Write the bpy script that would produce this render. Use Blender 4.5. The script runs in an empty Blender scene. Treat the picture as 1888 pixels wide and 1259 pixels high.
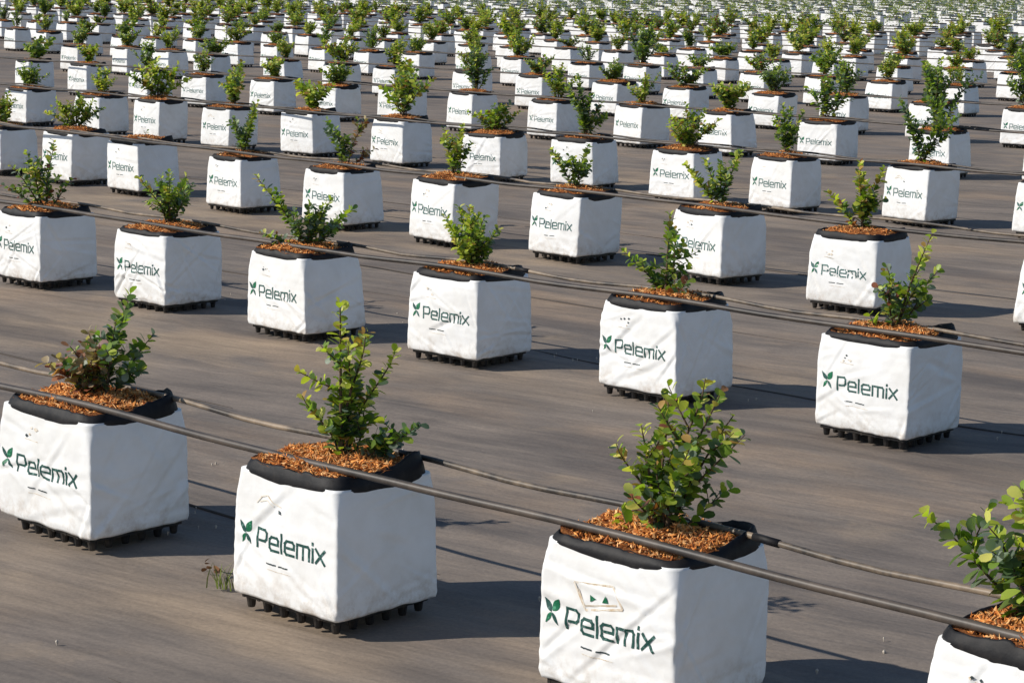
import bpy, math, random
import numpy as np
from mathutils import Matrix, Vector, noise as mnoise

# ------------------------------------------------------------------ camera, sky, sun, exposure
sc = bpy.context.scene
COL = sc.collection
CAM_H, PITCH, YAW, FPX, ROLL = 1.588, 0.16908, 0.7520, 4030.1, -0.0198
cam_d = bpy.data.cameras.new('camera'); cam = bpy.data.objects.new('camera', cam_d); COL.objects.link(cam)
fw = Vector((0, math.cos(PITCH), -math.sin(PITCH))); up0 = Vector((0, math.sin(PITCH), math.cos(PITCH))); rt0 = Vector((1, 0, 0))
rt = rt0 * math.cos(ROLL) - up0 * math.sin(ROLL); up = rt0 * math.sin(ROLL) + up0 * math.cos(ROLL)
M = Matrix((rt, up, -fw)).transposed().to_4x4(); M.translation = (0, 0, CAM_H)
cam.matrix_world = M
cam_d.sensor_width = 36; cam_d.lens = 36 * FPX / 1888.0
cam_d.clip_start = 0.1; cam_d.clip_end = 3000
sc.camera = cam

SUN_EL, SUN_AZ = math.radians(33), math.radians(8)      # light travels towards (cos az, sin az)
w = bpy.data.worlds.new('World'); sc.world = w; w.use_nodes = True
nt = w.node_tree; bg = nt.nodes['Background']
sky = nt.nodes.new('ShaderNodeTexSky'); sky.sky_type = 'NISHITA'; sky.sun_disc = False
sky.sun_elevation = SUN_EL; sky.sun_rotation = math.atan2(-math.cos(SUN_AZ), -math.sin(SUN_AZ)) % (2 * math.pi)
sky.air_density = 1.0; sky.dust_density = 0.2; sky.ozone_density = 3.0
nt.links.new(sky.outputs[0], bg.inputs[0]); bg.inputs[1].default_value = 0.092
sd = bpy.data.lights.new('sun', 'SUN'); sd.energy = 4.3; sd.angle = math.radians(0.5); sd.color = (1.0, 0.94, 0.84)
so = bpy.data.objects.new('sun', sd); COL.objects.link(so)
ld = Vector((math.cos(SUN_AZ) * math.cos(SUN_EL), math.sin(SUN_AZ) * math.cos(SUN_EL), -math.sin(SUN_EL)))
so.rotation_euler = ld.to_track_quat('-Z', 'Y').to_euler(); so.location = (-5, -3, 8)
sc.view_settings.view_transform = 'Standard'; sc.view_settings.look = 'None'
sc.view_settings.gamma = 1; sc.view_settings.exposure = 0.18
sc.cycles.max_bounces = 6; sc.cycles.diffuse_bounces = 4

CY, SY = math.cos(YAW), math.sin(YAW)
def uv2w(u, v): return (u * CY + v * SY, -u * SY + v * CY)
def proj(u, v, z):                                       # photo pixels, only used to see which bags are in view
    X, Y = uv2w(u, v); Z = z - CAM_H
    cz = Y * math.cos(PITCH) - Z * math.sin(PITCH); cy = Y * math.sin(PITCH) + Z * math.cos(PITCH)
    x, y = FPX * X / cz, FPX * cy / cz
    return 944 + x * math.cos(ROLL) - y * math.sin(ROLL), 629.5 - (x * math.sin(ROLL) + y * math.cos(ROLL)), cz

# ------------------------------------------------------------------ materials
def mat(name, base, rough=0.6, spec=0.5):
    m = bpy.data.materials.new(name); m.use_nodes = True
    p = m.node_tree.nodes['Principled BSDF']
    p.inputs['Base Color'].default_value = (*base, 1); p.inputs['Roughness'].default_value = rough
    p.inputs['Specular IOR Level'].default_value = spec
    return m, m.node_tree, p
def N(t, typ, **kw):
    n = t.nodes.new(typ)
    for k, v in kw.items(): setattr(n, k, v)
    return n
def noise_node(t, scale, detail=4, rough=0.55, vec=None, dist=0.0):
    n = N(t, 'ShaderNodeTexNoise'); n.inputs['Scale'].default_value = scale; n.inputs['Detail'].default_value = detail
    n.inputs['Roughness'].default_value = rough; n.inputs['Distortion'].default_value = dist
    if vec is not None: t.links.new(vec, n.inputs['Vector'])
    return n.outputs[0]
def ramp(t, fac, stops):
    r = N(t, 'ShaderNodeValToRGB'); cr = r.color_ramp
    cr.elements[0].position, cr.elements[0].color = stops[0][0], (*stops[0][1], 1)
    cr.elements[1].position, cr.elements[1].color = stops[-1][0], (*stops[-1][1], 1)
    for pz, c in stops[1:-1]:
        e = cr.elements.new(pz); e.color = (*c, 1)
    t.links.new(fac, r.inputs[0]); return r.outputs[0]
def mix(t, fac, a, b, mode='MIX'):
    m = N(t, 'ShaderNodeMix', data_type='RGBA', blend_type=mode)
    for sock, v in ((m.inputs[0], fac), (m.inputs[6], a), (m.inputs[7], b)):
        if hasattr(v, 'links'): t.links.new(v, sock)
        elif isinstance(v, (int, float)): sock.default_value = v
        else: sock.default_value = (*v, 1)
    return m.outputs[2]
def bump(t, p, h, strength, dist=0.01, prev=None):
    b = N(t, 'ShaderNodeBump'); b.inputs['Strength'].default_value = strength; b.inputs['Distance'].default_value = dist
    t.links.new(h, b.inputs['Height'])
    if prev is not None: t.links.new(prev, b.inputs['Normal'])
    t.links.new(b.outputs[0], p.inputs['Normal']); return b.outputs[0]
def coords(t, kind='Object', scale=(1, 1, 1), rotz=0.0):
    tc = N(t, 'ShaderNodeTexCoord'); mp = N(t, 'ShaderNodeMapping')
    mp.inputs['Scale'].default_value = scale; mp.inputs['Rotation'].default_value = (0, 0, rotz)
    t.links.new(tc.outputs[kind], mp.inputs[0]); return mp.outputs[0]
def gpos(t):
    return N(t, 'ShaderNodeNewGeometry').outputs['Position']

# white woven sack cloth
m_cloth, t, p = mat('white_sack_cloth', (0.8, 0.8, 0.8), 0.5, 0.35)
g = gpos(t)
oc = coords(t)
sep = N(t, 'ShaderNodeSeparateXYZ'); t.links.new(oc, sep.inputs[0])
smudge = noise_node(t, 7, 5, 0.65, g)
c1 = ramp(t, smudge, [(0.3, (0.72, 0.71, 0.69)), (0.6, (0.80, 0.80, 0.80)), (0.8, (0.83, 0.83, 0.83))])
mr = N(t, 'ShaderNodeMapRange'); mr.inputs[1].default_value = 0.0; mr.inputs[2].default_value = 0.10; mr.inputs[3].default_value = 0.6; mr.inputs[4].default_value = 0.0
t.links.new(sep.outputs[2], mr.inputs[0])
dn = noise_node(t, 22, 5, 0.7, g)
dm = N(t, 'ShaderNodeMath', operation='MULTIPLY'); t.links.new(mr.outputs[0], dm.inputs[0])
dr = ramp(t, dn, [(0.45, (0, 0, 0)), (0.68, (1, 1, 1))]); t.links.new(dr, dm.inputs[1])
t.links.new(mix(t, dm.outputs[0], c1, (0.36, 0.26, 0.17)), p.inputs['Base Color'])
rd = N(t, 'ShaderNodeTexNoise', noise_type='RIDGED_MULTIFRACTAL'); rd.inputs['Scale'].default_value = 5.5; rd.inputs['Detail'].default_value = 3; rd.inputs['Distortion'].default_value = 0.3
rd.normalize = True
t.links.new(g, rd.inputs['Vector'])
b0 = bump(t, p, rd.outputs[0], 0.42, 0.012)
b1 = bump(t, p, noise_node(t, 28, 3, 0.5, g, 0.6), 0.18, 0.005, b0)
bump(t, p, noise_node(t, 420, 2, 0.5, g), 0.12, 0.001, b1)

m_black, t, p = mat('black_sack_lining', (0.008, 0.008, 0.010), 0.6, 0.25)
g = gpos(t)
t.links.new(ramp(t, noise_node(t, 30, 5, 0.6, g), [(0.45, (0.007, 0.007, 0.009)), (0.78, (0.024, 0.021, 0.02))]), p.inputs['Base Color'])
bump(t, p, noise_node(t, 45, 4, 0.6, g), 0.25, 0.004)

m_tray, t, p = mat('black_tray_plastic', (0.012, 0.012, 0.013), 0.36, 0.4)
t.links.new(ramp(t, noise_node(t, 18, 4, 0.6, gpos(t)), [(0.45, (0.010, 0.010, 0.011)), (0.8, (0.06, 0.05, 0.04))]), p.inputs['Base Color'])

def printed(name, col):
    m, t, p = mat(name, col, 0.55, 0.3)
    k = noise_node(t, 130, 3, 0.6, gpos(t))
    t.links.new(ramp(t, k, [(0.30, tuple(min(1, c * 2.4 + 0.10) for c in col)), (0.45, col)]), p.inputs['Base Color'])
    return m
m_midink = printed('worn_green_print', (0.03, 0.085, 0.075))
m_fadedink = printed('faded_green_print', (0.06, 0.13, 0.12))
m_ink = printed('dark_green_print', (0.012, 0.062, 0.052))
m_leafink = printed('green_emblem_print', (0.006, 0.12, 0.055))
m_small = printed('small_black_print', (0.03, 0.045, 0.05))
m_tan, t, p = mat('faded_tan_stamp', (0.62, 0.50, 0.36), 0.6, 0.3)
t.links.new(ramp(t, noise_node(t, 60, 3, 0.6, gpos(t)), [(0.4, (0.75, 0.70, 0.62)), (0.65, (0.55, 0.42, 0.28))]), p.inputs['Base Color'])

# coir chips / leaves take their colour from a per-piece attribute
def attr_mat(name, rough, spec, transl=0.0, soft=0.0):
    m, t, p = mat(name, (0.2, 0.2, 0.2), rough, spec)
    a = N(t, 'ShaderNodeAttribute', attribute_name='tint')
    col = a.outputs['Color']
    if soft:
        n = noise_node(t, 60, 3, 0.6, gpos(t))
        col = mix(t, 1.0, col, ramp(t, n, [(0.3, (0.7, 0.7, 0.7)), (0.7, (1.25, 1.2, 1.15))]), 'MULTIPLY')
    t.links.new(col, p.inputs['Base Color'])
    if transl:
        tr = N(t, 'ShaderNodeBsdfTranslucent'); ms = N(t, 'ShaderNodeMixShader'); ms.inputs[0].default_value = transl
        t.links.new(mix(t, 1.0, col, (1.3, 1.5, 0.55), 'MULTIPLY'), tr.inputs[0])
        out = t.nodes['Material Output']
        t.links.new(p.outputs[0], ms.inputs[1]); t.links.new(tr.outputs[0], ms.inputs[2]); t.links.new(ms.outputs[0], out.inputs[0])
    return m
m_leaf = attr_mat('shrub_leaf', 0.42, 0.45, 0.42)
m_chip = attr_mat('coir_chip', 0.85, 0.15)
m_stem, t, p = mat('woody_stem', (0.10, 0.065, 0.04), 0.8, 0.2)
m_coir, t, p = mat('coir_substrate', (0.3, 0.12, 0.05), 0.95, 0.1)
g = gpos(t)
cc = ramp(t, noise_node(t, 75, 6, 0.75, g, 0.5), [(0.30, (0.07, 0.025, 0.012)), (0.44, (0.26, 0.092, 0.032)), (0.56, (0.48, 0.20, 0.068)), (0.75, (0.66, 0.34, 0.14))])
cl = ramp(t, noise_node(t, 9, 3, 0.6, g), [(0.38, (0.6, 0.55, 0.52)), (0.62, (1.1, 1.0, 0.95))])
t.links.new(mix(t, 1.0, cc, cl, 'MULTIPLY'), p.inputs['Base Color'])
bump(t, p, noise_node(t, 110, 5, 0.75, g, 0.5), 1.0, 0.012)

def pipe_mat(name, lo, hi):
    m, t, p = mat(name, lo, 0.5, 0.4)
    g = gpos(t)
    n = noise_node(t, 4.5, 6, 0.7, g)
    t.links.new(ramp(t, n, [(0.40, lo), (0.66, hi)]), p.inputs['Base Color'])
    bump(t, p, noise_node(t, 160, 3, 0.6, g), 0.25, 0.001)
    return m
m_pipe_d = pipe_mat('dusty_dark_pipe', (0.030, 0.026, 0.024), (0.105, 0.082, 0.066))
m_pipe_t = pipe_mat('tan_dusted_pipe', (0.040, 0.034, 0.030), (0.30, 0.225, 0.155))

# ground cloth: black woven mat under a film of brown dust
m_ground, t, p = mat('dusty_ground_cloth', (0.16, 0.13, 0.11), 0.8, 0.1)
g = gpos(t)
def mapped(scale, rot=YAW):
    mr_ = N(t, 'ShaderNodeMapping'); mr_.inputs['Rotation'].default_value = (0, 0, rot); t.links.new(g, mr_.inputs[0])
    mp = N(t, 'ShaderNodeMapping'); mp.inputs['Scale'].default_value = scale
    t.links.new(mr_.outputs[0], mp.inputs[0]); return mp.outputs[0]
streak = noise_node(t, 1.0, 4, 0.5, mapped((0.9, 3.4, 1), YAW - 0.3))
fine = noise_node(t, 1.0, 3, 0.5, mapped((4.0, 13.0, 1), YAW - 0.35))
patch = noise_node(t, 1.0, 5, 0.6, mapped((0.6, 1.1, 1)))
patch2 = noise_node(t, 2.3, 5, 0.62, g)
grain = noise_node(t, 85, 4, 0.7, g)
base = ramp(t, streak, [(0.30, (0.158, 0.137, 0.122)), (0.5, (0.205, 0.174, 0.150)), (0.72, (0.250, 0.208, 0.175))])
base = mix(t, ramp(t, patch, [(0.50, (0, 0, 0)), (0.68, (0.72, 0.72, 0.72))]), base, (0.33, 0.24, 0.168))
base = mix(t, ramp(t, patch2, [(0.58, (0, 0, 0)), (0.75, (0.45, 0.45, 0.45))]), base, (0.37, 0.28, 0.19))
base = mix(t, ramp(t, patch2, [(0.27, (0.4, 0.4, 0.4)), (0.40, (0, 0, 0))]), base, (0.10, 0.088, 0.084))
at = N(t, 'ShaderNodeAttribute', attribute_name='tint'); sx_ = N(t, 'ShaderNodeSeparateColor'); t.links.new(at.outputs['Color'], sx_.inputs[0])
dmul = N(t, 'ShaderNodeMath', operation='MULTIPLY'); dmul.inputs[1].default_value = 0.75; t.links.new(sx_.outputs[0], dmul.inputs[0])
base = mix(t, dmul.outputs[0], base, (0.33, 0.255, 0.185))
base = mix(t, sx_.outputs[1], base, (0.115, 0.102, 0.096))
base = mix(t, 1.0, base, ramp(t, fine, [(0.34, (0.91, 0.91, 0.92)), (0.66, (1.06, 1.055, 1.05))]), 'MULTIPLY')
base = mix(t, 1.0, base, ramp(t, grain, [(0.3, (0.86, 0.86, 0.86)), (0.7, (1.13, 1.12, 1.1))]), 'MULTIPLY')
t.links.new(base, p.inputs['Base Color'])
b1 = bump(t, p, noise_node(t, 1.0, 3, 0.5, mapped((1.3, 6.5, 1), YAW - 0.15)), 0.85, 0.03)
b2 = bump(t, p, fine, 0.35, 0.010, b1)
b3 = bump(t, p, noise_node(t, 14, 4, 0.6, g), 0.22, 0.008, b2)
b3 = bump(t, p, noise_node(t, 1.0, 4, 0.6, mapped((7.0, 38.0, 1), YAW - 0.2)), 0.3, 0.006, b3)
wa = N(t, 'ShaderNodeTexWave', wave_type='BANDS', bands_direction='X'); wa.inputs['Scale'].default_value = 95; wa.inputs['Distortion'].default_value = 1.5
t.links.new(mapped((1, 1, 1)), wa.inputs[0]); b4 = bump(t, p, wa.outputs[0], 0.12, 0.0015, b3)
bump(t, p, grain, 0.3, 0.003, b4)

m_seam, t, p = mat('dark_cloth_edge', (0.085, 0.072, 0.064), 0.8, 0.1)
m_dryleaf, t, p = mat('dry_brown_leaf', (0.22, 0.11, 0.05), 0.7, 0.2)
m_weed, t, p = mat('weed_blade', (0.16, 0.20, 0.04), 0.6, 0.3)
m_stone, t, p = mat('pale_grit', (0.45, 0.40, 0.34), 0.8, 0.2)

# ------------------------------------------------------------------ mesh helpers
def make_mesh(name, V, F, mats, fmat=None, smooth=True, tint=None):
    me = bpy.data.meshes.new(name)
    if isinstance(F, np.ndarray) and F.ndim == 2:
        k = F.shape[1]; n = len(F)
        me.vertices.add(len(V)); me.vertices.foreach_set('co', np.asarray(V, np.float32).ravel())
        me.loops.add(n * k); me.loops.foreach_set('vertex_index', F.astype(np.int32).ravel())
        me.polygons.add(n); me.polygons.foreach_set('loop_start', np.arange(0, n * k, k, dtype=np.int32))
        me.polygons.foreach_set('loop_total', np.full(n, k, np.int32))
        me.update(calc_edges=True)
    else:
        me.from_pydata([tuple(map(float, q)) for q in V], [], [tuple(map(int, f)) for f in F])
        me.update()
    for m in (mats if isinstance(mats, (list, tuple)) else [mats]): me.materials.append(m)
    n = len(me.polygons)
    me.polygons.foreach_set('use_smooth', np.full(n, bool(smooth)))
    if fmat is not None: me.polygons.foreach_set('material_index', np.asarray(fmat, np.int32))
    if tint is not None:
        a = me.attributes.new('tint', 'FLOAT_COLOR', 'POINT')
        tt = np.ones((len(V), 4), np.float32); tt[:, :3] = tint
        if name in ('foliage', 'far_potted_shrubs'): tt[:, :3] *= (1.28, 1.12, 1.35)
        a.data.foreach_set('color', tt.ravel())
    me.update()
    return me
def link(name, me, parent=None):
    o = bpy.data.objects.new(name, me); COL.objects.link(o)
    if parent is not None: o.parent = parent
    return o
def tag(o, label=None, cat=None, group=None, kind=None):
    if label: o['label'] = label
    if cat: o['category'] = cat
    if group: o['group'] = group
    if kind: o['kind'] = kind
    return o

class MB:
    def __init__(s): s.V = []; s.F = []; s.n = 0; s.fm = []; s.T = []
    def add(s, V, F, m=0, tint=None):
        s.V.append(np.asarray(V, float)); s.F += [tuple(i + s.n for i in f) for f in F]; s.n += len(V); s.fm += [m] * len(F)
        if tint is not None: s.T.append(np.tile(np.asarray(tint, float), (len(V), 1)))
    def mesh(s, name, mats, smooth=True):
        return make_mesh(name, np.concatenate(s.V), s.F, mats, s.fm, smooth, np.concatenate(s.T) if s.T else None)

def tube_points(P, R, nseg=8):
    P = [Vector(q) for q in P]; V = []; F = []
    n = len(P)
    for i in range(n):
        d = (P[min(i + 1, n - 1)] - P[max(i - 1, 0)])
        d = d.normalized() if d.length > 1e-9 else Vector((0, 0, 1))
        a = Vector((0, 0, 1)) if abs(d.z) < 0.9 else Vector((1, 0, 0))
        x = d.cross(a).normalized(); y = d.cross(x)
        r = R[i] if hasattr(R, '__len__') else R
        for k in range(nseg):
            th = 2 * math.pi * k / nseg
            V.append(P[i] + x * (r * math.cos(th)) + y * (r * math.sin(th)))
    for i in range(n - 1):
        for k in range(nseg):
            k2 = (k + 1) % nseg
            F.append((i * nseg + k, i * nseg + k2, (i + 1) * nseg + k2, (i + 1) * nseg + k))
    F.append(tuple(range(nseg - 1, -1, -1))); F.append(tuple((n - 1) * nseg + k for k in range(nseg)))
    return [tuple(q) for q in V], F

# ------------------------------------------------------------------ the grow bag
A, B, H, ZT = 0.19, 0.167, 0.318, 0.035            # half width, half depth, height of the white part, tray height
class BagShape:
    """wrinkled sack: position as a function of face (0 front, 1 right, 2 back, 3 left), x and s in 0..1"""
    def __init__(self, seed, wr=1.0, taper=0.0, lean=0.0, h=H):
        r = random.Random(seed); self.h = h; self.taper = taper; self.lean = lean; self.r = r
        self.bulge = [r.uniform(0.0, 0.009) for _ in range(4)]
        self.cr = []
        for f in range(4):
            L = []
            for _ in range(r.randint(8, 13)):
                L.append((r.uniform(0.0, 1.0), r.uniform(0.0, 0.9), r.uniform(-1.1, 1.1), r.uniform(0.06, 0.24), r.uniform(0.005, 0.013), r.uniform(-0.0036, 0.0036) * wr))
            for _ in range(3):                        # folds fanning from the bottom and side corners
                L.append((r.choice((0.04, 0.96)), r.uniform(0.0, 0.5), r.uniform(0.3, 1.3) * r.choice((-1, 1)), r.uniform(0.08, 0.16), r.uniform(0.005, 0.010), r.uniform(0.002, 0.0045) * wr * r.choice((-1, 1))))
            self.cr.append(L)
        self.ph = [r.uniform(0, 50) for _ in range(4)]
        self.edge = [r.uniform(0, 50) for _ in range(4)]; self.rt = r.uniform(0.006, 0.034)
    def disp(self, f, x, s):
        W = 2 * A if f % 2 == 0 else 2 * B
        d = self.bulge[f] * math.sin(math.pi * x) * math.sin(math.pi * min(1, s * 0.9 + 0.05))
        for (x0, s0, th, L, sg, am) in self.cr[f]:
            px, ps = (x - x0) * W, (s - s0) * self.h
            al = px * math.cos(th) + ps * math.sin(th); ac = -px * math.sin(th) + ps * math.cos(th)
            q = ac / sg
            if abs(q) < 3.5: d += am * (math.exp(-q * q) - 0.55 * math.exp(-(q - 1.5) ** 2)) * math.exp(-(al / L) ** 2)
        nz = mnoise.noise(Vector((x * W * 22 + self.ph[f], s * self.h * 22, 3.1 * f)))
        nz2 = mnoise.noise(Vector((x * W * 60 + self.ph[f], s * self.h * 45, 9.1 * f)))
        d += 0.0011 * nz + 0.0004 * nz2
        ex = min(1, min(x, 1 - x) / 0.06); d *= 0.35 + 0.65 * ex
        top = max(0, (s - 0.84) / 0.16); d = d * (1 - 0.85 * top)
        return d
    def pos(self, f, x, s, off=0.0):
        x = min(max(x, 0.0), 1.0)
        if f == 0: q = (-A + 2 * A * x, -B); n = (0, -1)
        elif f == 1: q = (A, -B + 2 * B * x); n = (1, 0)
        elif f == 2: q = (A - 2 * A * x, B); n = (0, 1)
        else: q = (-A, B - 2 * B * x); n = (-1, 0)
        tt = min(1, max(0, (s - 0.72) / 0.28)); cr = 0.006 + self.rt * tt * tt * (3 - 2 * tt)
        cx = min(max(q[0], -A + cr), A - cr); cy = min(max(q[1], -B + cr), B - cr)
        dx, dy = q[0] - cx, q[1] - cy; l = math.hypot(dx, dy) or 1
        px, py = cx + dx / l * cr, cy + dy / l * cr
        d = self.disp(f, x, s) + off
        px += n[0] * d; py += n[1] * d
        e = 0.0022 * mnoise.noise(Vector((s * 9, self.edge[(f + (x > 0.5)) % 4], 0)))
        px += math.copysign(e, px); py += math.copysign(e, py)
        k = 1 + self.taper * (s - 0.5) - 0.02 * (1 - min(1, s / 0.05)) - 0.012 * max(0, (s - 0.9) / 0.1)
        px = px * k + self.lean * (s - 0.3); py *= k
        zb = 0.0045 * mnoise.noise(Vector((x * 6 + f * 7.7, self.ph[f], 2))) * (1 - s)
        return (px, py, s * self.h + max(zb, -0.002 + 0 * s))
def bag_body(shape, nx, ns, name='grow_bag'):
    V = []; F = []
    ring = []
    for f in range(4):
        for i in range(nx): ring.append((f, i / nx))
    R = len(ring)
    S = [j / ns for j in range(ns + 1)]
    for s in S:
        for (f, x) in ring: V.append(shape.pos(f, x, s))
    for j in range(ns):
        for i in range(R):
            i2 = (i + 1) % R
            F.append((j * R + i, j * R + i2, (j + 1) * R + i2, (j + 1) * R + i))
    # folded-in shoulder
    o = len(V)
    for i in range(R):
        x, y, z = V[ns * R + i]; V.append((x * 0.72, y * 0.72, z - 0.004))
    for i in range(R):
        i2 = (i + 1) % R; F.append((ns * R + i, ns * R + i2, o + i2, o + i))
    o2 = len(V)
    F.append(tuple(range(R - 1, -1, -1)))
    return make_mesh(name, V, F, m_cloth)
def round_outline(th, a, b, cr):
    # point of a rounded rectangle in direction th
    c, s = math.cos(th), math.sin(th)
    k = min(a / abs(c) if abs(c) > 1e-6 else 9, b / abs(s) if abs(s) > 1e-6 else 9)
    qx, qy = c * k, s * k
    cx = min(max(qx, -a + cr), a - cr); cy = min(max(qy, -b + cr), b - cr)
    dx, dy = qx - cx, qy - cy; l = math.hypot(dx, dy) or 1
    return cx + dx / l * cr, cy + dy / l * cr
def cuff_mesh(seed, h, top=0.026, low=0.014, n=56, lean=0.0, wave=1.0, taper=0.0):
    r = random.Random(seed); ph = r.uniform(0, 99); V = []; F = []
    prof = [(+0.0022, -1.0, 0), (+0.0036, -0.4, 0), (+0.0030, 0.3, 0.35), (-0.0005, 0.8, 0.8), (-0.002, 1.0, 1), (-0.0045, 0.97, 1), (-0.006, 0.3, .6), (-0.012, -0.6, 0)]
    kk = 1 + taper * 0.5 - 0.012; flap = r.uniform(.006, .030)
    for (off, zz, wt) in prof:
        for i in range(n):
            th = 2 * math.pi * i / n
            w1 = mnoise.noise(Vector((math.cos(th) * 2.2 + ph, math.sin(th) * 2.2, 0)))
            w2 = mnoise.noise(Vector((math.cos(th) * 6 + ph, math.sin(th) * 6, 5)))
            w3 = mnoise.noise(Vector((math.cos(th) * 1.6 + ph, math.sin(th) * 1.6, 9))); w1 = w1 * .6 + .9 * (abs(w2) - .25)
            x, y = round_outline(th, (A + off + w2 * 0.003 * wt) * kk, (B + off + w2 * 0.003 * wt) * kk, 0.060)
            inn = 1 - 0.03 * wt * (1 + w1) * wave
            cth, sth = abs(math.cos(th)) / A, abs(math.sin(th)) / B
            q = min(cth, sth) / max(cth, sth)
            le = low * (1.0 + 0.7 * w3) * min(1, max(0, (0.80 - q) / 0.4))
            if zz < 0: z = h - (0.002 if zz > -1 else 0.005) + zz * le
            else: z = h + zz * (top * (1 + 0.38 * w1 * wave) + 0.004 * w2 + flap * math.exp(-((th - 0.68) / 0.55) ** 2) * (1 + 0.8 * w3))
            V.append((x * inn + lean * 0.7, y * inn, z))
    m = len(prof)
    for j in range(m - 1):
        for i in range(n):
            i2 = (i + 1) % n; F.append((j * n + i, j * n + i2, (j + 1) * n + i2, (j + 1) * n + i))
    return make_mesh('black_cuff', V, F, m_black)

CHIPC = [((0.74, 0.31, 0.085), 6), ((0.60, 0.215, 0.055), 5), ((0.33, 0.11, 0.035), 3), ((0.09, 0.032, 0.014), 1.6), ((0.80, 0.46, 0.20), 3), ((0.66, 0.36, 0.15), 3)]
def coir_mesh(seed, h, nchip, size=1.0, lean=0.0, fill=0.010, mound=0.026):
    r = random.Random(seed); ph = r.uniform(0, 99); mb = MB()
    n, rings = 40, 9
    def zz(x, y):
        rr = math.hypot(x / A, y / B)
        return h + fill + 0.004 + mound * (1 - min(1, rr) ** 2.5) + 0.012 * mnoise.noise(Vector((x * 13 + ph, y * 13, 1))) + 0.005 * mnoise.noise(Vector((x * 45 + ph, y * 45, 4)))
    V = [(lean * .7, 0, zz(0, 0))]; F = []
    for j in range(1, rings + 1):
        k = j / rings
        for i in range(n):
            x, y = round_outline(2 * math.pi * i / n, (A - 0.007) * k, (B - 0.007) * k, 0.062 * k)
            V.append((x * .98 + lean * .7, y * .98, zz(x, y)))
    for i in range(n): F.append((0, 1 + i, 1 + (i + 1) % n))
    for j in range(rings - 1):
        for i in range(n):
            i2 = (i + 1) % n; a = 1 + j * n; b = a + n; F.append((a + i, b + i, b + i2, a + i2))
    mb.add(V, F, 0, (0.3, 0.1, 0.04))
    cols = [c for c, k in CHIPC for _ in range(int(k))]
    for _ in range(nchip):
        th = r.uniform(0, 6.283); k = math.sqrt(r.random()) * 0.97
        x, y = round_outline(th, (A - 0.014) * k, (B - 0.014) * k, 0.09 * k)
        z = zz(x, y) + r.uniform(0.0, 0.004)
        L = r.uniform(0.005, 0.017) * size * r.choice((1, 1, 1.6)); W = r.uniform(0.0012, 0.0048) * size
        d = Vector((r.gauss(0, 1), r.gauss(0, 1), r.gauss(0, 0.7))).normalized(); e = d.cross(Vector((r.gauss(0, .4), r.gauss(0, .4), 1))).normalized(); f = d.cross(e)
        c = Vector((x + lean * .7, y, z)); q = r.choice(cols); j = r.uniform(0.75, 1.25)
        P = [c - d * L * .5 + e * W * .3, c + e * W * .6 + f * W * .1, c + d * L * .5, c - e * W * .6, c + f * W * .5, c - f * W * .5]
        mb.add([tuple(v) for v in P], [(0, 1, 4), (1, 2, 4), (2, 3, 4), (3, 0, 4), (1, 0, 5), (2, 1, 5), (3, 2, 5), (0, 3, 5)], 1, tuple(v * j for v in q))
    return mb.mesh('substrate', [m_coir, m_chip], smooth=False)

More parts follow.
